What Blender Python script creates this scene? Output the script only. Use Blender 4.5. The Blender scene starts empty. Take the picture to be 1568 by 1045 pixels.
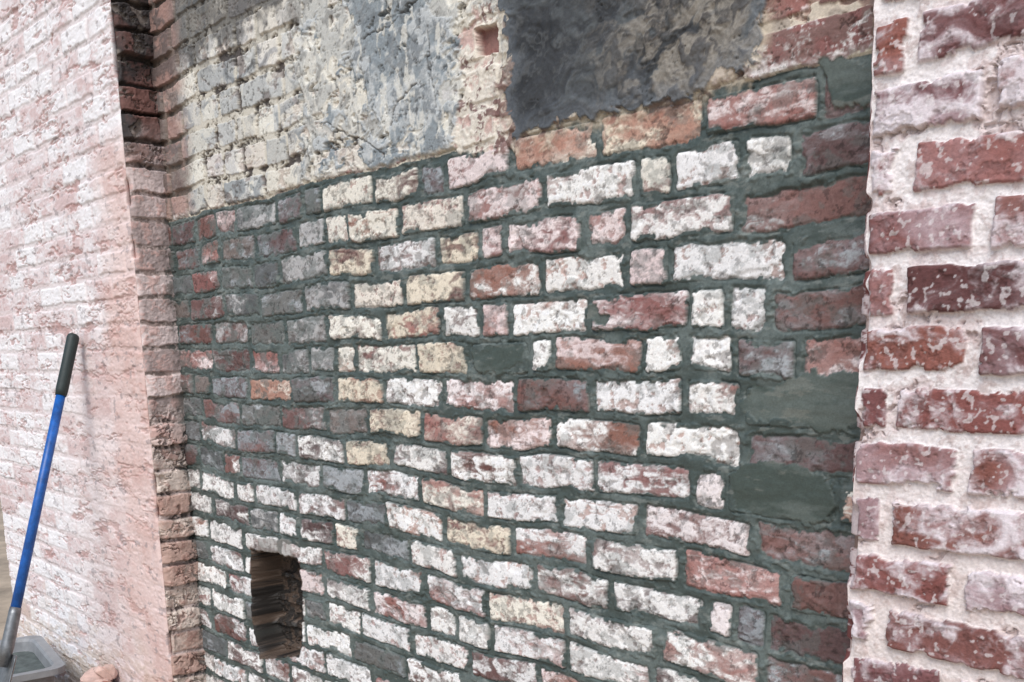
import bpy, math, random
import numpy as np
from mathutils import Matrix, Vector
rng = np.random.RandomState(7); random.seed(7)

# ------------------------------------------------------------------ camera model
F, PX, PY = 1510.0, 784.0, 836.0
def nrm(a): a=np.array(a,float); return a/np.linalg.norm(a)
dn = nrm((934-PX, 8300-PY, F))                 # gravity direction seen by the camera
rr = np.array((PX+650, PY-560, -F), float); rr -= rr.dot(dn)*dn; rr = nrm(rr)   # along the wall
nn = np.cross(rr, dn)                          # into the wall
D  = 1.286        # recessed panel distance
DO = 1.178        # outer wall face distance
H  = 1.25         # camera height
C  = 0.07         # course height
W0 = -0.0206 + H  # centre of course 0
def survey(x, y, d=D):
    q = np.array(((x-PX)/F, (y-PY)/F, 1.0)); t = d/(nn@q); q = q*t
    return float(rr@q), float(-dn@q)+H
def project(u, y, z):
    p = rr*u + nn*y - dn*(z-H); return PX+F*p[0]/p[2], PY+F*p[1]/p[2]
def row_u(x, r, d=D):
    w = W0 + C*r
    lo, hi = -6.0, 2.0
    for _ in range(40):
        m = (lo+hi)/2
        if project(m, d, w)[0] < x: lo = m
        else: hi = m
    return m

# ------------------------------------------------------------------ numpy helpers
TB = rng.rand(64, 256, 256).astype(np.float32)
def vn(x, y, s):
    xi = np.floor(x).astype(np.int32); yi = np.floor(y).astype(np.int32)
    fx = (x-xi).astype(np.float32); fy = (y-yi).astype(np.float32)
    fx = fx*fx*(3-2*fx); fy = fy*fy*(3-2*fy)
    T = TB[s % 64]; a = xi & 255; b = yi & 255; a1 = (a+1) & 255; b1 = (b+1) & 255
    return (T[a,b]*(1-fx)+T[a1,b]*fx)*(1-fy) + (T[a,b1]*(1-fx)+T[a1,b1]*fx)*fy
def fbm(x, y, s, o=4, g=0.5):
    t = 0; amp = 1; n = 0; ca, sa = math.cos(.6), math.sin(.6)
    for i in range(o):
        t = t+amp*vn(x+17.3*i, y-9.1*i, s+i*5); n += amp; amp *= g
        x, y = (ca*x-sa*y)*2.03, (sa*x+ca*y)*2.03
    return ((t/n)-.5)*1.5+.5
def wfbm(x, y, s, o=5, g=.6, k=1.2):
    a = vn(x*1.7, y*1.7, s+3)+.5*vn(x*4, y*4, s+4); b = vn(x*1.7+40, y*1.7, s+6)+.5*vn(x*4, y*4+30, s+8)
    return fbm(x+k*(a-.75), y+k*(b-.75), s, o, g)
def ss(a, b, x):
    t = np.clip((x-a)/(b-a), 0, 1); return t*t*(3-2*t)
def lin(*c):
    return np.array([((v/255)/12.92 if v/255 < .04045 else ((v/255+.055)/1.055)**2.4) for v in c], np.float32)
def mixc(a, b, m):
    return a*(1-m[..., None]) + b*m[..., None]
def polysdf(U, W, pts):
    d = np.full(U.shape, 1e9, np.float32); ins = np.zeros(U.shape, bool)
    for i in range(len(pts)):
        ax, ay = pts[i]; bx, by = pts[(i+1) % len(pts)]
        ex, ey = bx-ax, by-ay
        t = np.clip(((U-ax)*ex+(W-ay)*ey)/(ex*ex+ey*ey), 0, 1)
        d = np.minimum(d, np.hypot(U-ax-t*ex, W-ay-t*ey))
        c = ((ay > W) != (by > W))
        if abs(ey) > 1e-9: ins ^= c & (U < ex*(W-ay)/ey+ax)
    return np.where(ins, d, -d)
def linesdf(U, W, q):
    dd = np.full(U.shape, 1e9, np.float32)
    for (ax, ay), (bx, by) in zip(q[:-1], q[1:]):
        ex, ey = bx-ax, by-ay; t = np.clip(((U-ax)*ex+(W-ay)*ey)/(ex*ex+ey*ey), 0, 1)
        dd = np.minimum(dd, np.hypot(U-ax-t*ex, W-ay-t*ey))
    return dd

# ------------------------------------------------------------------ materials
def surf_mat(name, bump=.35, fine=260., colvar=.18, bdist=.0012):
    m = bpy.data.materials.new(name); m.use_nodes = True; nt = m.node_tree; N = nt.nodes; L = nt.links
    b = N['Principled BSDF']
    at = N.new('ShaderNodeAttribute'); at.attribute_name = 'Col'
    tc = N.new('ShaderNodeTexCoord')
    n1 = N.new('ShaderNodeTexNoise'); n1.inputs['Scale'].default_value = fine; n1.inputs['Detail'].default_value = 6; n1.inputs['Roughness'].default_value = .7
    L.new(tc.outputs['Object'], n1.inputs['Vector'])
    mr = N.new('ShaderNodeMapRange'); mr.inputs[1].default_value = .3; mr.inputs[2].default_value = .7
    mr.inputs[3].default_value = 1-colvar*1.3; mr.inputs[4].default_value = 1+colvar
    L.new(n1.outputs['Fac'], mr.inputs[0])
    mx = N.new('ShaderNodeVectorMath'); mx.operation = 'SCALE'
    L.new(at.outputs['Color'], mx.inputs[0]); L.new(mr.outputs[0], mx.inputs['Scale'])
    L.new(mx.outputs[0], b.inputs['Base Color'])
    L.new(at.outputs['Alpha'], b.inputs['Roughness'])
    n2 = N.new('ShaderNodeTexNoise'); n2.inputs['Scale'].default_value = fine*1.7; n2.inputs['Detail'].default_value = 5; n2.inputs['Roughness'].default_value = .65
    L.new(tc.outputs['Object'], n2.inputs['Vector'])
    bp = N.new('ShaderNodeBump'); bp.inputs['Strength'].default_value = bump; bp.inputs['Distance'].default_value = bdist
    L.new(n2.outputs['Fac'], bp.inputs['Height']); L.new(bp.outputs[0], b.inputs['Normal'])
    b.inputs['Specular IOR Level'].default_value = .4
    return m

def simple_mat(name, col, rough=.6, metal=0., var=.2, scale=20., bump=.2, bd=.003, col2=None):
    m = bpy.data.materials.new(name); m.use_nodes = True; nt = m.node_tree; N = nt.nodes; L = nt.links
    b = N['Principled BSDF']; tc = N.new('ShaderNodeTexCoord')
    n = N.new('ShaderNodeTexNoise'); n.inputs['Scale'].default_value = scale; n.inputs['Detail'].default_value = 8; n.inputs['Roughness'].default_value = .65
    L.new(tc.outputs['Object'], n.inputs['Vector'])
    r = N.new('ShaderNodeValToRGB'); c = np.array(col)
    r.color_ramp.elements[0].position = .35; r.color_ramp.elements[1].position = .65
    r.color_ramp.elements[0].color = (*(c*(1-var)), 1)
    r.color_ramp.elements[1].color = (*(c*(1+var) if col2 is None else np.array(col2)), 1)
    L.new(n.outputs['Fac'], r.inputs[0]); L.new(r.outputs[0], b.inputs['Base Color'])
    b.inputs['Roughness'].default_value = rough; b.inputs['Metallic'].default_value = metal
    bp = N.new('ShaderNodeBump'); bp.inputs['Strength'].default_value = bump; bp.inputs['Distance'].default_value = bd
    L.new(n.outputs['Fac'], bp.inputs['Height']); L.new(bp.outputs[0], b.inputs['Normal'])
    return m

def grid_obj(name, X, Y, Z, col, rough, mat, parent=None, flip=False):
    nr, nc = X.shape
    me = bpy.data.meshes.new(name)
    co = np.stack([X, Y, Z], -1).reshape(-1, 3).astype(np.float32)
    i = np.arange(nr*nc).reshape(nr, nc)
    q = np.stack([i[:-1, :-1], i[:-1, 1:], i[1:, 1:], i[1:, :-1]], -1).reshape(-1, 4)
    if flip: q = q[:, ::-1]
    nf = len(q)
    me.vertices.add(len(co)); me.vertices.foreach_set('co', co.ravel())
    me.loops.add(nf*4); me.loops.foreach_set('vertex_index', q.ravel().astype(np.int32))
    me.polygons.add(nf); me.polygons.foreach_set('loop_start', (np.arange(nf)*4).astype(np.int32))
    me.polygons.foreach_set('loop_total', np.full(nf, 4, np.int32))
    me.update(calc_edges=True)
    me.polygons.foreach_set('use_smooth', np.ones(nf, bool))
    a = me.color_attributes.new('Col', 'FLOAT_COLOR', 'POINT')
    c4 = np.concatenate([np.clip(col, 0.002, .86), np.clip(rough, .05, 1)[..., None]], -1).reshape(-1).astype(np.float32)
    a.data.foreach_set('color', c4)
    me.materials.append(mat)
    o = bpy.data.objects.new(name, me); bpy.context.collection.objects.link(o)
    if parent: o.parent = parent
    return o

building = bpy.data.objects.new('brick_building', None); bpy.context.collection.objects.link(building)
M_panel = surf_mat('repointed_brick', .5, 300, .15)
M_pier = surf_mat('whitewashed_brick', .6, 260, .15)
M_left = surf_mat('painted_brick', .4, 120, .05)

# ------------------------------------------------------------------ palette
PAL = {
 'red':   [lin(154,108,101), lin(162,118,110), lin(142,98,94), lin(156,112,98)],
 'dred':  [lin(112,84,81), lin(120,86,80), lin(100,78,77), lin(124,92,87)],
 'char':  [lin(102,103,103), lin(114,114,111), lin(90,93,93), lin(120,110,105)],
 'or':    [lin(168,124,108), lin(174,132,116)],
 'white': [lin(240,238,235), lin(234,233,232), lin(243,241,237)],
 'cream': [lin(233,228,215), lin(228,220,208), lin(235,231,220), lin(229,218,198)],
 'pinkw': [lin(230,216,214), lin(224,206,204), lin(236,227,226)],
 'bgrey': [lin(164,168,171), lin(180,179,178), lin(148,153,157)],
}
CODE = {'W': ('red','white',.68,.96), 'P': ('red','pinkw',.46,.78), 'C': ('red','cream',.54,.86),
        'R': ('red','pinkw',.18,.42), 'O': ('or','cream',.24,.45), 'K': ('dred','bgrey',.16,.45),
        'D': ('char','bgrey',.15,.5), 'B': ('char','bgrey',.40,.7), 'V': ('dred','white',.42,.70),
        'G': ('red','white',0,0)}
ROWS = {
 5:[(262,298,'K'),(302,330,'R'),(332,358,'R'),(362,420,'D'),(425,462,'K'),(468,490,'B'),(495,568,'C'),(578,640,'C'),(645,680,'K'),(685,778,'P'),(788,910,'O'),(925,1070,'O'),(1090,1255,'P'),(1262,1345,'K')],
 4:[(268,305,'K'),(310,335,'R'),(340,388,'D'),(393,450,'K'),(460,495,'B'),(500,528,'C'),(537,608,'C'),(618,708,'C'),(720,826,'P'),(838,965,'P'),(985,1018,'C'),(1042,1130,'P'),(1145,1205,'P'),(1235,1345,'K')],
 3:[(295,335,'R'),(340,385,'D'),(390,425,'D'),(432,498,'B'),(503,570,'C'),(578,668,'V'),(673,735,'C'),(738,768,'P'),(775,885,'P'),(903,957,'P'),(968,1118,'P'),(1138,1345,'K')],
 2:[(345,395,'D'),(400,460,'D'),(468,535,'B'),(542,615,'C'),(622,712,'C'),(718,825,'P'),(833,958,'W'),(963,1010,'P'),(1040,1195,'W'),(1218,1345,'K')],
 1:[(380,435,'D'),(440,500,'B'),(505,583,'C'),(590,672,'C'),(680,735,'W'),(738,775,'P'),(785,893,'W'),(910,1045,'P'),(1062,1106,'W'),(1120,1178,'W'),(1182,1345,'K')],
 0:[(475,510,'D'),(515,540,'O'),(550,635,'C'),(640,718,'C'),(722,808,'G'),(812,838,'W'),(855,980,'P'),(990,1040,'W'),(1058,1120,'W'),(1125,1215,'K'),(1235,1345,'R')],
 -1:[(380,445,'O'),(450,510,'K'),(518,583,'C'),(597,672,'V'),(683,775,'P'),(805,900,'K'),(912,1035,'W'),(1060,1132,'P'),(1140,1345,'G')],
 -2:[(500,560,'D'),(568,640,'C'),(650,735,'C'),(745,838,'P'),(858,975,'P'),(988,1130,'P'),(1150,1345,'K')],
 -3:[(528,595,'C'),(603,685,'V'),(693,790,'W'),(795,905,'P'),(918,1050,'P'),(1068,1110,'P'),(1116,1280,'G'),(1283,1345,'O')],
 -4:[(493,555,'B'),(563,640,'W'),(650,740,'C'),(745,850,'P'),(860,975,'P'),(985,1145,'P'),(1160,1345,'K')],
 -5:[(528,590,'B'),(595,675,'W'),(683,780,'C'),(788,895,'P'),(905,1030,'V'),(1048,1200,'R'),(1215,1345,'K')],
 -6:[(550,625,'B'),(633,697,'W'),(705,815,'P'),(822,930,'V'),(942,1075,'W'),(1085,1120,'P'),(1125,1172,'K'),(1180,1345,'K')],
 -7:[(570,650,'W'),(655,740,'P'),(750,855,'C'),(880,1005,'P'),(1015,1160,'P'),(1175,1345,'K')],
}
def auto_code(u, r):
    if r > 5:
        if u < -2.0: return random.choice('CBCDWC')
        if u < -1.3: return random.choice('CBWPC')
        return random.choice('PRPKP')
    if u < -2.0:
        if r > -3: return random.choice('DDKBKDRKR' if r > 1 else 'DDBDKRVKR')
        if r > -5: return random.choice('VDVKBP')
        return random.choice('VBWDPVV')
    if u < -1.42: return random.choice('CCWPVV' if r > -7 else 'WPVVPD')
    if u < -.81: return random.choice('PPWPVV')
    return random.choice('KRK')
def build_rows(u0, u1, r0, r1):
    R = {}
    for r in range(r0, r1+1):
        L = []
        if r in ROWS:
            d = ROWS[r]; e = [row_u(d[0][0], r)]
            for a, b in zip(d[:-1], d[1:]): e.append((row_u(a[1], r)+row_u(b[0], r))/2)
            e.append(u1+.05)
            L = [(e[i], e[i+1], d[i][2]) for i in range(len(d))]
            x = e[0]
        else:
            x = u1+.05-(.1 if r % 2 else 0)-random.uniform(0, .05)
            L = [(x, u1+.3, auto_code(u1, r))]
        while x > u0:
            l = random.choice([.208]*4+[.105, .15])*random.uniform(.95, 1.05)
            if r > 5: l = random.choice([.208, .208, .105, .105])
            L.insert(0, (x-l, x, auto_code(x, r))); x -= l
        R[r] = L
    return R

def brick_field(U, W, R, joint, rad, chip=1.0):
    ri = np.floor((W-W0)/C+.5).astype(int)
    d = np.full(U.shape, -1., np.float32); bid = np.zeros(U.shape, int)
    lx = np.zeros(U.shape, np.float32); ly = np.zeros(U.shape, np.float32)
    info = []; k = 0
    for r, L in R.items():
        m = ri == r
        st = np.array([b[0] for b in L]); en = np.array([b[1] for b in L]); n = len(L)
        jl = joint*(.7+.7*rng.rand(n))/2; jr = joint*(.7+.7*rng.rand(n))/2
        jt = joint*(.7+.6*rng.rand(n))/2; jb = joint*(.7+.6*rng.rand(n))/2
        sk = (rng.rand(n)-.5)*.04
        u = U[m]; w = W[m]-(W0+C*r)
        i = np.clip(np.searchsorted(st, u, side='right')-1, 0, n-1)
        a = st[i]+jl[i]; b = en[i]-jr[i]; lo = -C/2+jb[i]; hi = C/2-jt[i]
        cx = (a+b)/2; cy = (lo+hi)/2
        w2 = w-sk[i]*(u-cx)
        qx = np.abs(u-cx)-(b-a)/2+rad; qy = np.abs(w2-cy)-(hi-lo)/2+rad
        sd = np.hypot(np.maximum(qx, 0), np.maximum(qy, 0))+np.minimum(np.maximum(qx, qy), 0)-rad
        d[m] = -sd; bid[m] = i+k; lx[m] = (u-cx)/.1; ly[m] = (w-cy)/.03
        info += [(r, L[j][2], (st[j]+en[j])/2) for j in range(n)]; k += n
    return d, bid, lx, ly, info

# ================================================================== RECESSED PANEL
def make_panel():
    u = [-2.83]
    while u[-1] < -.57:
        t = (u[-1]+2.83)/2.26; st = .0036*(1-t)+.0013*t
        if -2.66 < u[-1] < -2.36: st = .0018
        u.append(u[-1]+st)
    u = np.array(u, np.float32)
    w = np.concatenate([np.arange(-.03, H-1.0, .006), np.arange(H-1.0, H+1.0, .0017), np.arange(H+1.0, H+1.36, .006)]).astype(np.float32)
    U, W = np.meshgrid(u, w)
    ONE = np.ones(U.shape+(3,), np.float32)
    R = build_rows(-2.9, -.5, -20, 20)
    wu = U+.0030*(fbm(U*60, W*60, 1, 3)-.5)+.006*(fbm(U*9, W*9, 2, 2)-.5)
    ww = W+.0034*(fbm(U*55, W*55, 3, 3)-.5)+.012*(fbm(U*4, W*2, 4, 2)-.5)+.006*(fbm(U*14, W*14, 12, 2)-.5)
    d, bid, lx, ly, info = brick_field(wu, ww, R, .0145, .005)
    n = len(info)
    codes = np.array([i[1] for i in info])
    base = np.zeros((n, 3), np.float32); paint = np.zeros((n, 3), np.float32); cov = np.zeros(n, np.float32); hazek = np.zeros(n, np.float32)
    for j, (r, c, uc) in enumerate(info):
        b, p, c0, c1 = CODE[c]
        if b == 'red' and random.random() < .2: b = 'dred'
        if c in 'WPC' and random.random() < .06: b = 'char'
        base[j] = random.choice(PAL[b])*random.uniform(.85, 1.15); paint[j] = random.choice(PAL[p])*random.uniform(.92, 1.06)
        if c == 'P' and random.random() < .5: paint[j] = random.choice(PAL['white'])
        cov[j] = random.uniform(c0, c1); hazek[j] = random.uniform(.25, .85)
    isG = (codes == 'G')[bid]
    raw = ww > W0+C*5.5+.004
    f1 = wfbm(U*38, W*48, 5, 6, .66); f2 = fbm(U*150, W*150, 6, 4, .7); f3 = fbm(U*14, W*18, 7, 4); f4 = fbm(U*5, W*5, 8, 4)
    bx = bid*7.31
    fs = wfbm(U*13+bx, W*30+bx, 19, 7, .62, 1.6)
    fo = fbm(U*7+bx*1.7, W*12+bx, 39, 3)
    smear = .0070*ss(.50, .85, fbm(U*17, W*20, 9, 4, .6))+.0030*np.clip((fbm(U*70, W*70, 10, 3)-.60)*6, 0, 1.5)
    de = d-smear
    brick = ss(-.0006, .0010, de)*(~isG)
    cb = base[bid]*(.84+.32*fo)[..., None]
    cb = mixc(cb, cb*.6, ss(.55, .78, f2)*.5)
    cb = mixc(cb, cb*1.35+.02, ss(.55, .8, fs)*.5)
    thr = .5+(.5-cov[bid])*.55
    nz = fs*.52+f1*.12+f2*.07+fo*.29
    edgew = .05*ss(.010, .0, de)
    pm = ss(thr-.055, thr+.075, nz-edgew)
    hz = ss(thr-.26, thr+.08, fs*.5+fo*.5)*hazek[bid]
    cbr = mixc(cb, paint[bid]*.78, hz)
    cbr = mixc(cbr, paint[bid]*(.92+.14*f2)[..., None], pm*.97)
    pk = ss(.64, .75, fbm(U*55, W*60, 44, 5, .7))*pm; cbr = mixc(cbr, cb*.9, pk*.65)
    grime = ss(.62, .74, fbm(U*34, W*44, 47, 6, .68)+.09*ss(.007, 0, de)-.03)
    cbr = mixc(cbr, lin(78, 68, 64)*ONE, grime*.5)
    left = ss(-1.85, -2.2, U)*ss(H-.35, H-.15, W)
    film = ss(.58, .70, fbm(U*26, W*34, 11, 6, .66)+.12*ss(.008, 0, de)+.06*left)*(~raw)
    cbr = mixc(cbr, lin(94, 103, 100)*1.0, film*(.38+.25*left))
    cbr = mixc(cbr, cbr*.35, ss(.71, .77, fbm(U*85, W*85, 13, 4, .7))*.7)
    # --- fresh mortar
    g = fbm(U*16, W*16, 14, 5, .6)
    cm = mixc(lin(71, 82, 79)*ONE, lin(98, 108, 105), ss(.35, .75, g))
    cm = mixc(cm, lin(56, 65, 63), ss(.58, .78, f2)*.45)
    cm = mixc(cm, lin(132, 137, 132), ss(.64, .84, fbm(U*40, W*90, 15, 4, .65))*.5)
    rough_m = .42+.25*g
    co = mixc(lin(196, 188, 170)*ONE, lin(126, 108, 98), ss(.42, .65, f1))
    cmo = mixc(cm, co, raw.astype(np.float32))
    col = mixc(cmo, cbr, brick)
    # --- height
    tiltx = (rng.rand(n)-.5)[bid]*.005; tilty = (rng.rand(n)-.5)[bid]*.004; off = (rng.rand(n)-.5)[bid]*.0055
    hb = .0018+off+tiltx*lx+tilty*ly+.0015*(f1-.5)+.0007*(f2-.5)+.0006*pm-.0024*ss(.0040, 0, de)-.0025*ss(.70, .8, f3)-.0012*pk-.0012*grime
    dome = .0034*ss(.0003, .0055, -de)
    hm = -.0044+dome+.0034*(fbm(U*12, W*40, 17, 3)-.5)+.0024*(g-.5)+.0007*(f2-.5)+.0026*ss(.66, .82, fbm(U*40, W*60, 16, 3))
    hg = .0005+.004*(fbm(U*10, W*28, 17, 3)-.5)+.0010*(f2-.5)
    hm = np.where(isG & (d > 0), hg, hm)
    hm = np.where((~isG) & (d > 0), np.maximum(hm, hb+.0008), hm)
    h = hm*(1-brick)+hb*brick
    rough = rough_m*(1-brick)+.85*brick
    # --- old unpointed zone, layered flaking render -------------------------
    rf = ss(0, .012, ww-(W0+C*5.5+.006)+.014*(f1-.5))
    right = ss(-1.00, -.93, U+.05*(f1-.5))
    n1 = wfbm(U*8, W*10, 20, 6, .60); n2 = wfbm(U*12, W*14, 21, 6, .60); n3 = wfbm(U*5, W*6, 22, 6, .58); n4 = wfbm(U*26, W*30, 31, 6, .62)
    zoneL = ss(-2.02, -2.12, U+.04*(f1-.5))
    oldbrick = ss(-.001, .0015, d-.005*(n4-.4))
    cB = mixc(lin(228, 225, 213)*ONE, lin(200, 201, 197), ss(.42, .6, n2))
    cB = mixc(cB, lin(142, 148, 151), ss(.52, .62, n1)*.8)
    cB = mixc(cB, lin(156, 130, 120), ss(.62, .70, n4)*.5)
    cB = mixc(cB, lin(84, 80, 77), ss(.62, .74, n2*.5+n4*.5)*.5)
    btint = (rng.rand(n)*.55)[bid].astype(np.float32)
    cB = mixc(cB, (paint[bid]*.7+base[bid]*.3)*.9, btint)
    cB = cB*(.88+.2*f2)[..., None]
    cJ = mixc(lin(204, 198, 184)*ONE, lin(84, 76, 71), ss(.50, .66, n4))
    cR = mixc(cJ, cB, oldbrick)
    hR = (.003+off*.9+.0025*(n2-.5)+.0008*(f2-.5)-.002*ss(.62, .70, n4))*oldbrick+(.0002-.006*ss(.50, .66, n4)+.0008*(f2-.5))*(1-oldbrick)
    cP = mixc(base[bid]*(.8+.4*fo)[..., None], paint[bid], ss(.46, .60, fs*.6+f1*.4)*.85)
    cPj = mixc(lin(208, 196, 178)*ONE, lin(156, 130, 118), ss(.45, .65, n4))
    cP = mixc(cPj, cP, oldbrick)
    cP = mixc(cP, lin(116, 102, 96), ss(.58, .7, n2)*.5)
    cR = mixc(cR, cP, right)
    col = mixc(col, cR, rf); h = h*(1-rf)+hR*rf
    zc = rf*(1-zoneL)*(1-right)
    l1 = ss(.40, .415, n3*.5+n2*.5)*zc
    c1 = mixc(lin(222, 217, 203)*ONE, lin(190, 190, 184), ss(.42, .58, n2))*(.92+.14*f2)[..., None]
    c1 = mixc(c1, lin(112, 110, 106), ss(.60, .70, n2*.6+n4*.4)*.5)
    col = mixc(col, c1, l1*.93); h = h*(1-l1)+l1*(.004+.0025*(n2-.5)+.0012*(n4-.5)+.0006*(f2-.5))
    l2 = ss(.49, .502, n1*.6+n3*.4+.05*ss(-1.45, -1.75, U)-.10*ss(-1.52, -1.42, U))*zc
    c2 = mixc(lin(130, 140, 146)*ONE, lin(188, 192, 192), ss(.44, .58, n2*.7+n4*.3))
    c2 = mixc(c2, lin(92, 100, 106), ss(.54, .66, n4*.6+n3*.4)*.7)*(.90+.18*f2)[..., None]
    col = mixc(col, c2, l2*.92); h = h+l2*(.0020+.0010*(n4-.5))
    sc_ = ss(.58, .66, wfbm(U*24, W*12, 41, 6, .62))*zc; col = mixc(col, lin(224, 221, 210), sc_*.65)
    pit = ss(.73, .78, fbm(U*95, W*95, 42, 4, .7))*rf; col = mixc(col, col*.3, pit*.7); h -= .0015*pit
    P = lambda pts: [survey(*p) for p in pts]
    wob = .034*(wfbm(U*12, W*12, 24, 6, .64)-.5)+.004*(f2-.5)
    s = polysdf(U, W, P([(708,60),(730,15),(765,0),(782,120),(798,215),(700,240),(690,200),(712,150)]))+wob*1.8
    m = ss(-.003, .003, s)
    cx_ = mixc(lin(194, 162, 152)*ONE, lin(224, 216, 202), ss(.42, .52, n2*.5+n4*.5))
    cx_ = mixc(cx_, lin(124, 92, 86), ss(.58, .64, n4))
    col = mixc(col, cx_*(.88+.22*f2)[..., None], m*.85); h = h*(1-m)+m*(.001+.010*(n2-.5)+.005*(n4-.5)+(.004*oldbrick-.002))
    s = polysdf(U, W, P([(728,45),(764,35),(768,82),(732,86)]))+.006*(f1-.5)
    m = ss(-.001, .002, s); col = mixc(col, lin(138, 90, 84)*(.7+.4*f2)[..., None], m*.9); h = h*(1-m)-.016*m
    m = np.exp(-((s+.004)/.004)**2); col = mixc(col, lin(228, 220, 204), m*.6)
    for pts, wd_ in (([(600,190),(612,160),(628,140),(640,128)], .0018), ([(560,60),(600,40),(640,0)], .0014), ([(655,40),(664,130),(672,160)], .0014), ([(500,190),(560,215),(590,240)], .0013)):
        q = P(pts)
        U2 = U+.016*(fbm(U*40, W*40, 26, 4)-.5); W2 = W+.016*(fbm(U*40, W*40, 27, 4)-.5)
        k = np.exp(-(linesdf(U2, W2, q)/wd_)**2); col = mixc(col, lin(50, 46, 44), k*.85); h -= .004*k
    # charcoal plaster
    s = polysdf(U, W, P([(768,-60),(775,60),(782,130),(796,206),(850,196),(905,182),(960,162),(1020,152),(1075,128),(1125,104),(1165,95),(1180,40),(1192,-60)]))+wob*1.8
    rim = ss(-.030, -.004, s)*ss(.004, -.001, s)
    col = mixc(col, mixc(lin(196, 184, 164)*ONE, lin(130, 108, 98), ss(.42, .56, n4)), rim*.75); h += rim*.002
    m = ss(-.0015, .0015, s)
    cd = mixc(lin(58, 60, 62)*ONE, lin(86, 90, 91), ss(.38, .62, n3))
    cd = mixc(cd, lin(40, 41, 42), ss(.48, .64, n1)*.75)
    tr = ss(-1.24, -1.02, U+.14*(n3-.5))*ss(H+.27, H+.36, W)
    cd = mixc(cd, mixc(lin(138, 132, 122)*ONE, lin(84, 80, 76), ss(.4, .58, n4)), np.clip(tr*ss(.3, .5, n2), 0, 1)*.9)
    cd = mixc(cd, lin(104, 106, 106), ss(.60, .72, n4)*.35)
    cd = mixc(cd, lin(110, 116, 122), ss(.05, .0, s)*.5)
    cd = cd*(.84+.3*f2)[..., None]
    ridge = np.exp(-((n1-.5)/.004)**2)*ss(.5, .6, f4+.08)
    cd = mixc(cd, lin(28, 28, 28), ridge*.8)
    col = mixc(col, cd, m); h = h*(1-m)+m*(.0085+.010*(n3-.5)+.005*(n2-.5)*(.35+tr)+.005*(n4-.5)*(.25+tr)+.0010*(f2-.5)-.003*ridge); rough = rough*(1-m)+.62*m
    # soot
    s = polysdf(U, W, P([(180,-160),(500,-160),(450,30),(400,66),(335,90),(300,120),(250,160),(200,180)]))+.24*(n1-.5)+.10*(n2-.5)
    m = ss(-.03, .07, s)
    col = mixc(col, lin(78, 76, 73)*(.5+.9*n4)[..., None], m*.8)
    # inner corner
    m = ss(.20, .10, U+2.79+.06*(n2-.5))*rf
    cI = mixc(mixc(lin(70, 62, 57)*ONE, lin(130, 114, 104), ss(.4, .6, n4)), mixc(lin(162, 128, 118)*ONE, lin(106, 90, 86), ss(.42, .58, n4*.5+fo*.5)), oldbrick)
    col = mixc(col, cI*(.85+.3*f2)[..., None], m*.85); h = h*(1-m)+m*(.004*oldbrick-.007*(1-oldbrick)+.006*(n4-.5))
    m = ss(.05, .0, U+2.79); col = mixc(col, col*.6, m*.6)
    # trowelled mortar fills
    for pts in ([(1150,590),(1185,596),(1235,572),(1330,560),(1330,655),(1200,650),(1160,646),(1135,622)],
                [(1122,724),(1180,716),(1240,728),(1282,735),(1278,796),(1200,792),(1130,775)],
                [(722,538),(806,530),(806,562),(760,573),(724,564)],
                [(898,465),(916,462),(936,490),(926,506),(904,502)],
                [(1262,100),(1340,92),(1340,160),(1268,162)]):
        s = polysdf(U, W, P(pts))+.030*(wfbm(U*20, W*26, 43, 5, .6)-.5)
        m = ss(-.0015, .002, s)
        cg = mixc(lin(70, 81, 76)*ONE, lin(94, 103, 98), ss(.4, .65, fbm(U*8, W*26, 31, 5, .6)))
        cg = mixc(cg, lin(126, 128, 120), ss(.62, .76, fbm(U*14, W*50, 45, 5, .65))*.45)
        col = mixc(col, cg*(.9+.18*f2)[..., None], m)
        h = h*(1-m)+m*(.0010+.006*(fbm(U*7, W*18, 32, 4, .5)-.5)+.0006*(f2-.5)); rough = rough*(1-m)+.5*m
    # --- hole ---------------------------------------------------------------
    s = polysdf(U, W, P([(384,842),(420,846),(455,856),(462,890),(463,975),(455,1004),(400,1008),(390,965),(385,905)]))+.010*(fbm(U*30, W*30, 49, 3)-.5)
    m = ss(0, .004, s)
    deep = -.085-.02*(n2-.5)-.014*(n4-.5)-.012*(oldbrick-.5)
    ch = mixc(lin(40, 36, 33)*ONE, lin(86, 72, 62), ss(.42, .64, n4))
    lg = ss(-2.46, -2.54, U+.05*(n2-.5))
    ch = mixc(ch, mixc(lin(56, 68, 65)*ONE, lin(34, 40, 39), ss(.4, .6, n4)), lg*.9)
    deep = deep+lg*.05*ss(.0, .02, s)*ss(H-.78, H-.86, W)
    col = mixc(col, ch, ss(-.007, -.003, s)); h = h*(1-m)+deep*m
    s = polysdf(U, W, P([(395,822),(446,828),(450,850),(430,850),(396,842)]))+.010*(n4-.5)
    m = ss(-.001, .002, s)*.8; col = mixc(col, lin(140, 136, 131)*(.6+.6*f2)[..., None], m*.8); h = h*(1-m)+.004*m
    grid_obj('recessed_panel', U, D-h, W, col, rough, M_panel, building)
make_panel()

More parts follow.
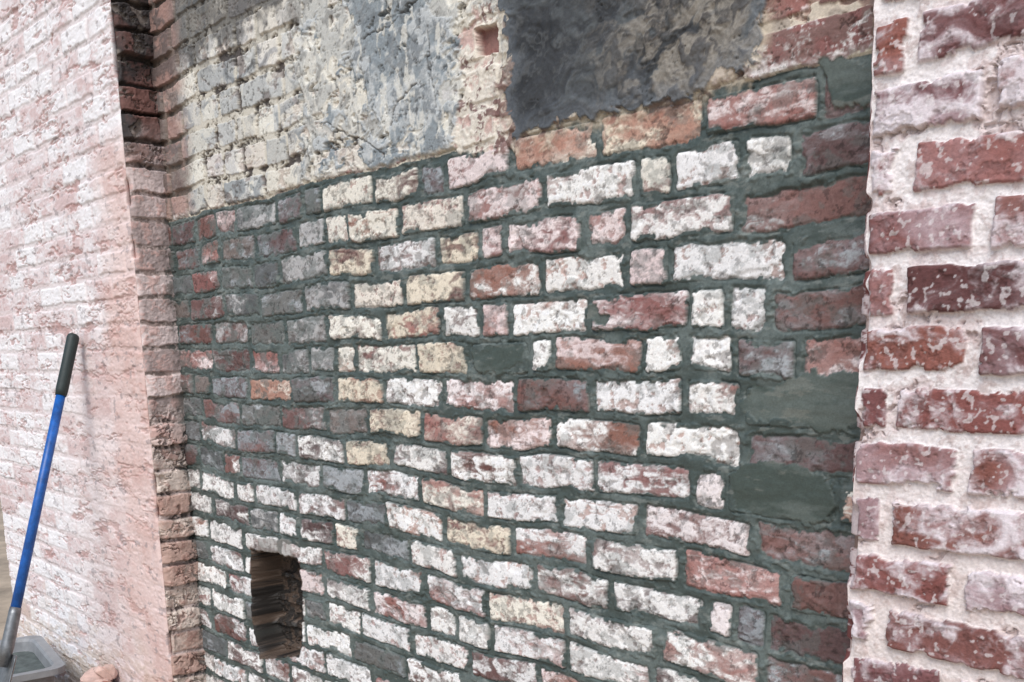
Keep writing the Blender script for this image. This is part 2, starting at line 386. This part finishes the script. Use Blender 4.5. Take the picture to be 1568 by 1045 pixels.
# ================================================================== LEFT OUTER WALL + REVEAL
UL, UR = survey(205, 400, DO)[0], survey(1310, 560, DO)[0]
def corner_e(w, s):
    return .002+.007*fbm(w*30, w*0+3, s, 4)+.018*ss(.60, .8, fbm(w*13, w*0+9, s+1, 3))
def std_rows(u0, u1, first, r0=-20, r1=20):
    R = {}
    for r in range(r0, r1+1):
        e = u0+first[r % 2]; L = [(u0-.2, u0, 'P'), (u0, e, 'P')]
        while e < u1+.05: L.append((e, e+.207, 'P')); e += .207
        R[r] = L
    return R
def corner_blend(X, Y, U, W, u0, sgn, e):
    t = ss(.018, 0, np.abs(U-u0))
    return X*(1-t)+(u0+sgn*e)*t, Y*(1-t)+(DO+e*.7)*t

def make_left():
    u = np.arange(-4.31, UL+.0001, .004); u[-1] = UL
    u = np.concatenate([u[:-3], np.linspace(u[-3], UL, 8)]).astype(np.float32)
    w = np.arange(-.03, H+1.36, .0026).astype(np.float32)
    U, W = np.meshgrid(u, w); ONE = np.ones(U.shape+(3,), np.float32)
    R = std_rows(-4.4, UL, (.1, .2))
    wu = U+.006*(fbm(U*30, W*30, 3, 3)-.5); ww = W+.006*(fbm(U*25, W*25, 4, 3)-.5)
    d, bid, lx, ly, info = brick_field(wu, ww, R, .012, .006)
    n = len(info)
    f1 = wfbm(U*16, W*48, 33, 6, .64); f2 = fbm(U*90, W*90, 34, 4, .6); f3 = fbm(U*8, W*10, 35, 5); f4 = fbm(U*2, W*2.4, 36, 4)
    n4 = wfbm(U*11, W*36, 37, 6, .68)
    brick = ss(-.001, .004, d-.005*(f1-.4))
    bright = (rng.rand(n))[bid]
    pz = ss(H+.32, H-.15, W+.25*(f4-.5))*ss(-3.7, -3.1, U)*.65+ss(-3.10, -2.9, U+.1*(f3-.5))*ss(H+.66, H+.5, W)*.9
    pz = np.clip(pz, 0, 1)
    white = mixc(lin(236, 234, 235)*ONE, lin(222, 210, 210), ss(.4, .65, f3*.3+bright*.4+f1*.3))
    pink = mixc(lin(222, 198, 192)*ONE, lin(208, 178, 170), ss(.4, .7, f3*.6+n4*.4))
    col = mixc(white, pink, np.clip(pz+.25*(f1-.5), 0, 1))
    col = mixc(col, lin(210, 194, 192), (1-brick)*.5*(1-.7*pz))
    sc = ss(.56, .68, f1*.45+f3*.2+bright*.3+.02)*brick
    col = mixc(col, lin(196, 162, 158)*(.92+.16*f2)[..., None], sc*.5*(1-.6*pz))
    chipm = ss(.67, .74, n4); col = mixc(col, lin(168, 118, 110), chipm*.6*(1-.5*pz))
    col = mixc(col, lin(140, 132, 134), ss(.76, .84, fbm(U*36, W*60, 38, 4))*.55)
    col = mixc(col, lin(192, 176, 156), ss(.42, .1, W+.2*(f3-.5))*ss(.35, .6, f1)*.6)
    flat = ss(H+.1, H-.3, W+.3*(f4-.5))*.6*ss(-3.9, -3.2, U)
    h = (.0*(1-brick)+.0028*brick)*(1-flat)+.002*flat+.0040*(f1-.5)+.002*(f2-.5)+.003*(f3-.5)-.0015*sc+((rng.rand(n)-.5)*.003)[bid]*brick*(1-flat)
    h -= .003*chipm
    e = corner_e(W, 40)
    X, Y = corner_blend(U, DO-h, U, W, UL, -1, e)
    grid_obj('painted_wall', X, Y, W, col, np.full(U.shape, .85), M_left, building)
    # reveal (faces +X)
    y = np.linspace(DO, D+.03, 70).astype(np.float32)
    w = np.arange(-.03, H+1.36, .0020).astype(np.float32)
    Yg, W = np.meshgrid(y, w); ONE = np.ones(Yg.shape+(3,), np.float32)
    V = Yg-DO
    wr = W+.010*(fbm(V*22, W*22, 41, 4)-.5)
    ri = np.floor((wr-W0)/C+.5).astype(int); lw = wr-(W0+C*ri)
    ids = ri+40; N = 100
    half = .0285+.003*rng.rand(N)
    f1 = wfbm(V*45, W*45, 42, 6, .66); f2 = fbm(V*120, W*120, 43, 4); f3 = fbm(V*14, W*12, 44, 3); n4 = wfbm(V*26, W*26, 46, 6, .68)
    d = half[ids]-np.abs(lw)
    brick = ss(-.002, .003, d-.006*(f1-.4))
    top = ss(H+.5, H+.62, W+.08*(f3-.5))
    low = ss(H-.05, H-.45, W)
    off = ((rng.rand(N)-.5)[ids])*(.010+.024*top+.014*low)
    tone = rng.rand(N)[ids]
    b_mid = mixc(lin(216, 200, 197)*ONE, lin(172, 156, 153), ss(.35, .65, f3*.3+tone*.5+n4*.2))
    b_mid = mixc(b_mid, lin(204, 168, 160), ss(.5, .65, f1)*.7)
    b_low = mixc(lin(176, 144, 130)*ONE, lin(216, 202, 190), ss(.4, .65, n4*.5+tone*.5))
    b_low = mixc(b_low, lin(130, 92, 82), ss(.56, .66, f1)*.6)
    b_top = mixc(lin(112, 80, 74)*ONE, lin(54, 50, 50), ss(.38, .62, f3*.4+tone*.3+n4*.3))
    b_top = mixc(b_top, lin(150, 140, 132), ss(.6, .7, n4)*.6)
    cb = mixc(mixc(b_mid, b_low, low*.85), b_top, top)*(.8+.4*f2)[..., None]
    cm = mixc(mixc(lin(204, 188, 182)*ONE, lin(156, 138, 132), ss(.4, .6, f1)), lin(50, 44, 42), top)
    cm = mixc(cm, lin(88, 78, 72), ss(.48, .62, n4)*.75)
    col = mixc(cm, cb, brick)
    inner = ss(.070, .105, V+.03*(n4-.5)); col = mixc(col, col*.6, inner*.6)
    gr = inner*ss(.45, .6, f1)*ss(H+.45, H+.3, W); col = mixc(col, lin(76, 88, 85), gr*.7)
    bite = ss(.58, .68, n4)*ss(.15, .6, low+top+.15)
    h = brick*(.002+off*ss(0, .03, V))-(1-brick)*(.003+.012*top+.006*low)+.004*(f1-.5)+.0015*(f2-.5)-.009*bite
    e = corner_e(W, 40); t = ss(.018, 0, V)
    X = (UL+h)*(1-t)+(UL-e)*t; Y = Yg*(1-t)+(DO+e*.7)*t
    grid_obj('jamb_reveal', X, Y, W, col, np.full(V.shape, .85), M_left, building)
make_left()

# ================================================================== RIGHT PIER
def make_right():
    u = [UR]
    while u[-1] < UR+.42: u.append(u[-1]+.0012)
    while u[-1] < UR+1.6: u.append(u[-1]+.005)
    u = np.array(u, np.float32)
    w = np.concatenate([np.arange(-.03, H-.62, .006), np.arange(H-.62, H+.5, .0012), np.arange(H+.5, H+1.36, .006)]).astype(np.float32)
    U, W = np.meshgrid(u, w); ONE = np.ones(U.shape+(3,), np.float32)
    R = std_rows(UR, UR+1.6, (.145, .052))
    wu = U+.003*(fbm(U*45, W*45, 45, 3)-.5)+.005*(fbm(U*9, W*14, 56, 2)-.5); ww = W-.006+.0032*(fbm(U*40, W*40, 46, 3)-.5)+.006*(fbm(U*7, W*9, 57, 2)-.5)
    d, bid, lx, ly, info = brick_field(wu, ww, R, .0165, .003)
    n = len(info)
    f1 = wfbm(U*24, W*28, 47, 7, .60); f2 = fbm(U*160, W*160, 48, 4, .7); f3 = wfbm(U*9, W*12, 49, 6, .58, 1.5); f5 = fbm(U*60, W*60, 50, 5, .66)
    bx = bid*5.37; fo = fbm(U*6+bx, W*10+bx, 55, 4)
    de = d-.0035*np.clip((fbm(U*60, W*60, 51, 4, .6)-.52)*5, 0, 1.5)-.004*ss(.62, .8, fbm(U*20, W*24, 59, 4))
    brick = ss(-.0006, .0010, de)
    pal = [lin(134, 82, 77), lin(120, 76, 75), lin(142, 90, 80), lin(124, 82, 83), lin(108, 68, 67), lin(146, 96, 90)]
    base = np.array([random.choice(pal)*random.uniform(.82, 1.14) for _ in range(n)], np.float32)
    cov = (-.02+.48*rng.rand(n)).astype(np.float32); hk = (.3+.55*rng.rand(n)).astype(np.float32)
    cb = base[bid]*(.8+.4*fo)[..., None]
    cb = mixc(cb, cb*.6, ss(.55, .75, f2)*.5)
    rt = ss(UR+.15, UR+.26, U)*.13
    hz = ss(.36, .76, f3*.5+fo*.5+rt)
    cb = mixc(cb, lin(186, 164, 169), hz*hk[bid])
    thr = .5+(.5-cov[bid])*.36
    pm = ss(thr-.13, thr+.15, f1*.40+f5*.13+f3*.47+.05*ss(.010, 0, de)+rt)
    cb = mixc(cb, lin(228, 219, 223)*(.9+.16*f2)[..., None], pm*.92)
    spk = ss(.78, .84, fbm(U*150, W*150, 52, 2)); cb = mixc(cb, lin(226, 220, 220), spk*.5)
    dk = ss(.60, .70, fbm(U*50, W*60, 58, 5, .7)); cb = mixc(cb, cb*.55, dk*.5)
    gs = ss(.27, .33, U-UR+.1*(f3-.5))*ss(H+.24, H+.30, W+.05*(f3-.5))*ss(H+.40, H+.34, W); cb = mixc(cb, lin(96, 98, 108), gs*.7)
    cm = mixc(lin(232, 226, 225)*ONE, lin(212, 198, 196), ss(.4, .7, f1))
    cm = mixc(cm, lin(172, 148, 143), ss(.62, .74, f5)*.5)
    lowp = ss(H-.05, H-.3, W); cm = mixc(cm, lin(214, 196, 188), lowp*.4)
    col = mixc(cm, cb, brick)
    tx = (rng.rand(n)-.5)[bid]*.003
    hb = .0032+((rng.rand(n)-.5)*.005)[bid]+tx*lx+.0018*(f1-.5)+.0009*(f2-.5)+.0005*pm-.0026*ss(.0035, 0, de)-.0012*dk
    hm = -.0036+.0034*(f5-.5)+.0016*(f2-.5)-.006*ss(.70, .80, f1)
    h = hb*brick+hm*(1-brick)
    X, Y = corner_blend(U, DO-h, U, W, UR, 1, corner_e(W, 60)*.6)
    grid_obj('pier_face', X, Y, W, col, np.full(U.shape, .8), M_pier, building)
    y = np.linspace(DO, D+.03, 50).astype(np.float32)
    Yg, W = np.meshgrid(y, w); V = Yg-DO; ONE = np.ones(V.shape+(3,), np.float32)
    ww = W-.006; lw = ww-(W0+C*np.floor((ww-W0)/C+.5))
    f1 = wfbm(V*45, W*45, 54, 5, .6); brick = ss(-.001, .002, .0275-np.abs(lw)-.003*(f1-.4))
    col = mixc(mixc(lin(190, 170, 165)*ONE, lin(120, 100, 92), ss(.4, .7, f1)), mixc(lin(110, 64, 62)*ONE, lin(200, 186, 186), ss(.5, .6, f1)), brick)
    h = .003*brick-.003*(1-brick)+.004*(f1-.5)
    t = ss(.018, 0, V); e = corner_e(W, 60)*.6
    X = (UR-h)*(1-t)+(UR+e)*t; Y = Yg*(1-t)+(DO+e*.7)*t
    grid_obj('pier_reveal', X, Y, W, col, np.full(V.shape, .85), M_pier, building, flip=True)
make_right()

# ------------------------------------------------------------------ building mass behind / above
def brick_shader(name, c1, c2, cm):
    m = bpy.data.materials.new(name); m.use_nodes = True; N = m.node_tree.nodes; L = m.node_tree.links
    b = N['Principled BSDF']; g = N.new('ShaderNodeNewGeometry'); sx = N.new('ShaderNodeSeparateXYZ'); cx = N.new('ShaderNodeCombineXYZ')
    L.new(g.outputs['Position'], sx.inputs[0])
    ad = N.new('ShaderNodeMath'); ad.operation = 'ADD'; L.new(sx.outputs[0], ad.inputs[0]); L.new(sx.outputs[1], ad.inputs[1])
    L.new(ad.outputs[0], cx.inputs[0]); L.new(sx.outputs[2], cx.inputs[1])
    br = N.new('ShaderNodeTexBrick'); br.inputs['Scale'].default_value = 1; br.inputs['Brick Width'].default_value = .207
    br.inputs['Row Height'].default_value = .07; br.inputs['Mortar Size'].default_value = .007; br.inputs['Mortar Smooth'].default_value = .3
    br.inputs['Color1'].default_value = (*c1, 1); br.inputs['Color2'].default_value = (*c2, 1); br.inputs['Mortar'].default_value = (*cm, 1)
    L.new(cx.outputs[0], br.inputs['Vector']); L.new(br.outputs['Color'], b.inputs['Base Color']); b.inputs['Roughness'].default_value = .85
    bp = N.new('ShaderNodeBump'); bp.invert = True; bp.inputs['Distance'].default_value = .006; L.new(br.outputs['Fac'], bp.inputs['Height']); L.new(bp.outputs[0], b.inputs['Normal'])
    return m
def box(name, a, b, mat, parent=None):
    v = [(x, y, z) for x in (a[0], b[0]) for y in (a[1], b[1]) for z in (a[2], b[2])]
    f = [(0,1,3,2),(4,6,7,5),(0,4,5,1),(2,3,7,6),(0,2,6,4),(1,5,7,3)]
    me = bpy.data.meshes.new(name); me.from_pydata(v, [], f); me.update(); me.materials.append(mat)
    o = bpy.data.objects.new(name, me); bpy.context.collection.objects.link(o)
    if parent: o.parent = parent
    return o
MB = brick_shader('old_painted_brick', lin(206, 170, 160), lin(180, 130, 120), lin(210, 196, 188))
box('wall_core', (-4.305, DO+.012, -.05), (UL-.04, 1.6, H+1.35), MB, building)
box('pier_core', (UR+.04, DO+.012, -.05), (UR+3.5, 1.6, H+1.35), MB, building)
box('rear_mass', (-4.30, 1.62, -.05), (UR+3.5, 5.0, H+1.35), MB, building)
box('upper_wall', (-4.32, DO+.004, H+1.352), (UR+3.51, 5.0, H+3.2), MB, building)

# ------------------------------------------------------------------ ground
def make_ground():
    g = simple_mat('dirt', lin(168, 152, 132), .95, 0, .35, 3.0, .6, .02)
    a = np.linspace(-1, 1, 161)
    xs = np.sign(a)*np.abs(a)**4*300-3; ys = np.sign(a)*np.abs(a)**4*300+.8
    X, Y = np.meshgrid(xs, ys)
    Z = .03*(fbm(X*3, Y*3, 2, 5, .6)-.5)*np.exp(-(np.hypot(X+3, Y)/30)**2)
    grid_obj('ground', X, Y, Z, np.ones(X.shape+(3,))*.3, np.ones(X.shape), g)
make_ground()

# ------------------------------------------------------------------ tools
def tube(name, pts, mat, parent, seg=20):
    vs = []; fs = []
    P = [Vector(p) for p, r in pts]; dr = (P[-1]-P[0]).normalized()
    a = dr.orthogonal().normalized(); b = dr.cross(a)
    for p, (q, r) in zip(P, pts):
        for i in range(seg):
            t = 2*math.pi*i/seg; vs.append(p+(a*math.cos(t)+b*math.sin(t))*r)
    for k in range(len(P)-1):
        for i in range(seg):
            j = (i+1) % seg; fs.append((k*seg+i, k*seg+j, (k+1)*seg+j, (k+1)*seg+i))
    fs.append(tuple(range(seg))[::-1]); fs.append(tuple((len(P)-1)*seg+i for i in range(seg)))
    me = bpy.data.meshes.new(name); me.from_pydata(vs, [], fs); me.update(); me.materials.append(mat)
    for p in me.polygons: p.use_smooth = len(p.vertices) == 4
    o = bpy.data.objects.new(name, me); bpy.context.collection.objects.link(o); o.parent = parent
    return o
shovel = bpy.data.objects.new('shovel', None); bpy.context.collection.objects.link(shovel)
T = Vector((-3.231, 1.150, H+.064)); B = Vector((-3.117, .85, H-.757))
dv = (B-T).normalized(); L0 = (B-T).length
blue = simple_mat('blue_fibreglass', (.010, .095, .36), .4, 0, .35, 30, .05)
blk = simple_mat('black_rubber', (.018, .030, .029), .6, 0, .2, 60, .2)
stl = simple_mat('worn_steel', (.22, .23, .24), .45, .7, .3, 30, .2)
at = lambda s: tuple(T+dv*s)
gl = .20
tube('grip', [(at(0), .010), (at(.004), .016), (at(.012), .0185), (at(gl*.5), .0178), (at(gl-.02), .0185), (at(gl), .0165)], blk, shovel)
tube('handle', [(at(gl-.01), .0140), (at(gl+.3), .0145), (at(L0), .0150)], blue, shovel)
tube('socket', [(at(L0-.02), .0165), (at(L0), .0175), (at(L0+.10), .019), (at(L0+.16), .013)], stl, shovel)
def blade():
    vs = []; fs = []; s0 = L0+.12; a = Vector((1, 0, 0)); a = (a-dv*a.dot(dv)).normalized(); nb = dv.cross(a)
    nu, nv = 12, 14
    for j in range(nv+1):
        t = j/nv; wd = .11*(1-max(0, (t-.45)/.55)**2.2*.95)
        for i in range(nu+1):
            k = i/nu*2-1
            vs.append(T+dv*(s0+.24*t)+a*(k*wd)+nb*(.028*k*k-.02+.02*t*t))
    for j in range(nv):
        for i in range(nu):
            p = j*(nu+1)+i; fs.append((p, p+1, p+nu+2, p+nu+1))
    me = bpy.data.meshes.new('blade'); me.from_pydata(vs, [], fs); me.materials.append(stl)
    for p in me.polygons: p.use_smooth = True
    o = bpy.data.objects.new('blade', me); bpy.context.collection.objects.link(o); o.parent = shovel
    m = o.modifiers.new('s', 'SOLIDIFY'); m.thickness = .003
blade()

def tub():
    pr = bpy.data.objects.new('mixing_tub', None); bpy.context.collection.objects.link(pr)
    mt = simple_mat('grey_plastic', lin(136, 138, 140), .5, 0, .2, 12, .1)
    mc = simple_mat('mortar_mix', lin(84, 92, 90), .9, 0, .3, 25, .8, .01)
    def ring(hx, hy, z, rad=.05):
        out = []
        for sx, sy, a0 in ((1,1,0),(-1,1,90),(-1,-1,180),(1,-1,270)):
            for k in range(5):
                t = math.radians(a0+22.5*k); out.append(((hx-rad)*sx+rad*math.cos(t), (hy-rad)*sy+rad*math.sin(t), z))
        return out
    prof = [(.19,.12,.004),(.225,.15,.19),(.245,.17,.192),(.247,.172,.178),(.251,.176,.178),(.251,.176,.200),(.222,.147,.200),(.215,.14,.19),(.187,.116,.02)]
    vs = []; fs = []
    for p in prof: vs += ring(*p)
    n = 20
    for j in range(len(prof)-1):
        for i in range(n): fs.append((j*n+i, j*n+(i+1) % n, (j+1)*n+(i+1) % n, (j+1)*n+i))
    fs.append(tuple(range(n))[::-1]); fs.append(tuple((len(prof)-1)*n+i for i in range(n)))
    me = bpy.data.meshes.new('shell'); me.from_pydata(vs, [], fs); me.materials.append(mt)
    o = bpy.data.objects.new('shell', me); bpy.context.collection.objects.link(o); o.parent = pr
    me = bpy.data.meshes.new('contents'); me.from_pydata(ring(.209, .137, .155), [], [tuple(range(20))]); me.materials.append(mc)
    o = bpy.data.objects.new('contents', me); bpy.context.collection.objects.link(o); o.parent = pr
    pr.location = (-3.66, .93, .012); pr.rotation_euler = (0, 0, math.radians(-8))
tub()

def rubble():
    import bmesh
    bm = bmesh.new(); mats = [simple_mat('rubble_pink', lin(206, 176, 164), .9, 0, .2, 30, .5), simple_mat('rubble_grey', lin(160, 150, 138), .9, 0, .25, 30, .5), simple_mat('rubble_red', lin(150, 104, 92), .9, 0, .25, 30, .5)]
    for k in range(220):
        x = random.gauss(-3.25, .15); back = abs(random.gauss(0, .08)); y = DO-.02-back; s = random.uniform(.012, .045)
        z = max(.0, .24-back*.8-abs(x+3.22)*.5)*random.random()+s*.3
        r = bmesh.ops.create_icosphere(bm, subdivisions=2, radius=1)
        q = Matrix.Rotation(random.random()*6, 4, Vector((random.random(), random.random(), random.random())).normalized())
        sc = Vector((s*random.uniform(.8, 1.5), s, s*random.uniform(.5, .9))); mi = random.choice([0, 0, 0, 1, 1, 2])
        for v in r['verts']:
            c = v.co.copy(); c = Vector([math.copysign(abs(t)**.6, t) for t in c])*random.uniform(.85, 1.05)
            v.co = (q @ Vector((c.x*sc.x, c.y*sc.y, c.z*sc.z)))+Vector((x, min(y, DO-s*.9), z))
        for f in {f for v in r['verts'] for f in v.link_faces}: f.material_index = mi
    me = bpy.data.meshes.new('rubble_pile'); bm.to_mesh(me)
    for m in mats: me.materials.append(m)
    o = bpy.data.objects.new('rubble_pile', me); bpy.context.collection.objects.link(o)
rubble()

# ------------------------------------------------------------------ camera
cam = bpy.data.cameras.new('camera'); co = bpy.data.objects.new('camera', cam); bpy.context.collection.objects.link(co)
cx = Vector((rr[0], nn[0], -dn[0])); cy = -Vector((rr[1], nn[1], -dn[1])); cz = -Vector((rr[2], nn[2], -dn[2]))
co.matrix_world = Matrix(((cx.x, cy.x, cz.x, 0), (cx.y, cy.y, cz.y, 0), (cx.z, cy.z, cz.z, H), (0, 0, 0, 1)))
cam.sensor_width = 36; cam.lens = F/1568*36; cam.shift_y = (PY-522.5)/1568; cam.clip_start = .02; cam.clip_end = 2000
bpy.context.scene.camera = co

# ------------------------------------------------------------------ light
sc = bpy.context.scene; wd = bpy.data.worlds.new('World'); sc.world = wd; wd.use_nodes = True
N = wd.node_tree.nodes; sk = N.new('ShaderNodeTexSky'); sk.sky_type = 'NISHITA'; sk.sun_disc = False
el, az = math.radians(50), math.radians(150)
sk.sun_elevation = el; sk.sun_rotation = az; sk.air_density = 1.0; sk.dust_density = 2.0
wd.node_tree.links.new(sk.outputs[0], N['Background'].inputs[0]); N['Background'].inputs[1].default_value = .15
sl = bpy.data.lights.new('sun', 'SUN'); sl.energy = 2.4; sl.angle = math.radians(35); sl.color = (1, 1, .99)
so = bpy.data.objects.new('sun', sl); bpy.context.collection.objects.link(so)
sd = Vector((math.sin(az)*math.cos(el), math.cos(az)*math.cos(el), math.sin(el)))
so.rotation_euler = sd.to_track_quat('Z', 'Y').to_euler()
sc.view_settings.view_transform = 'Standard'; sc.view_settings.look = 'None'; sc.view_settings.exposure = 0
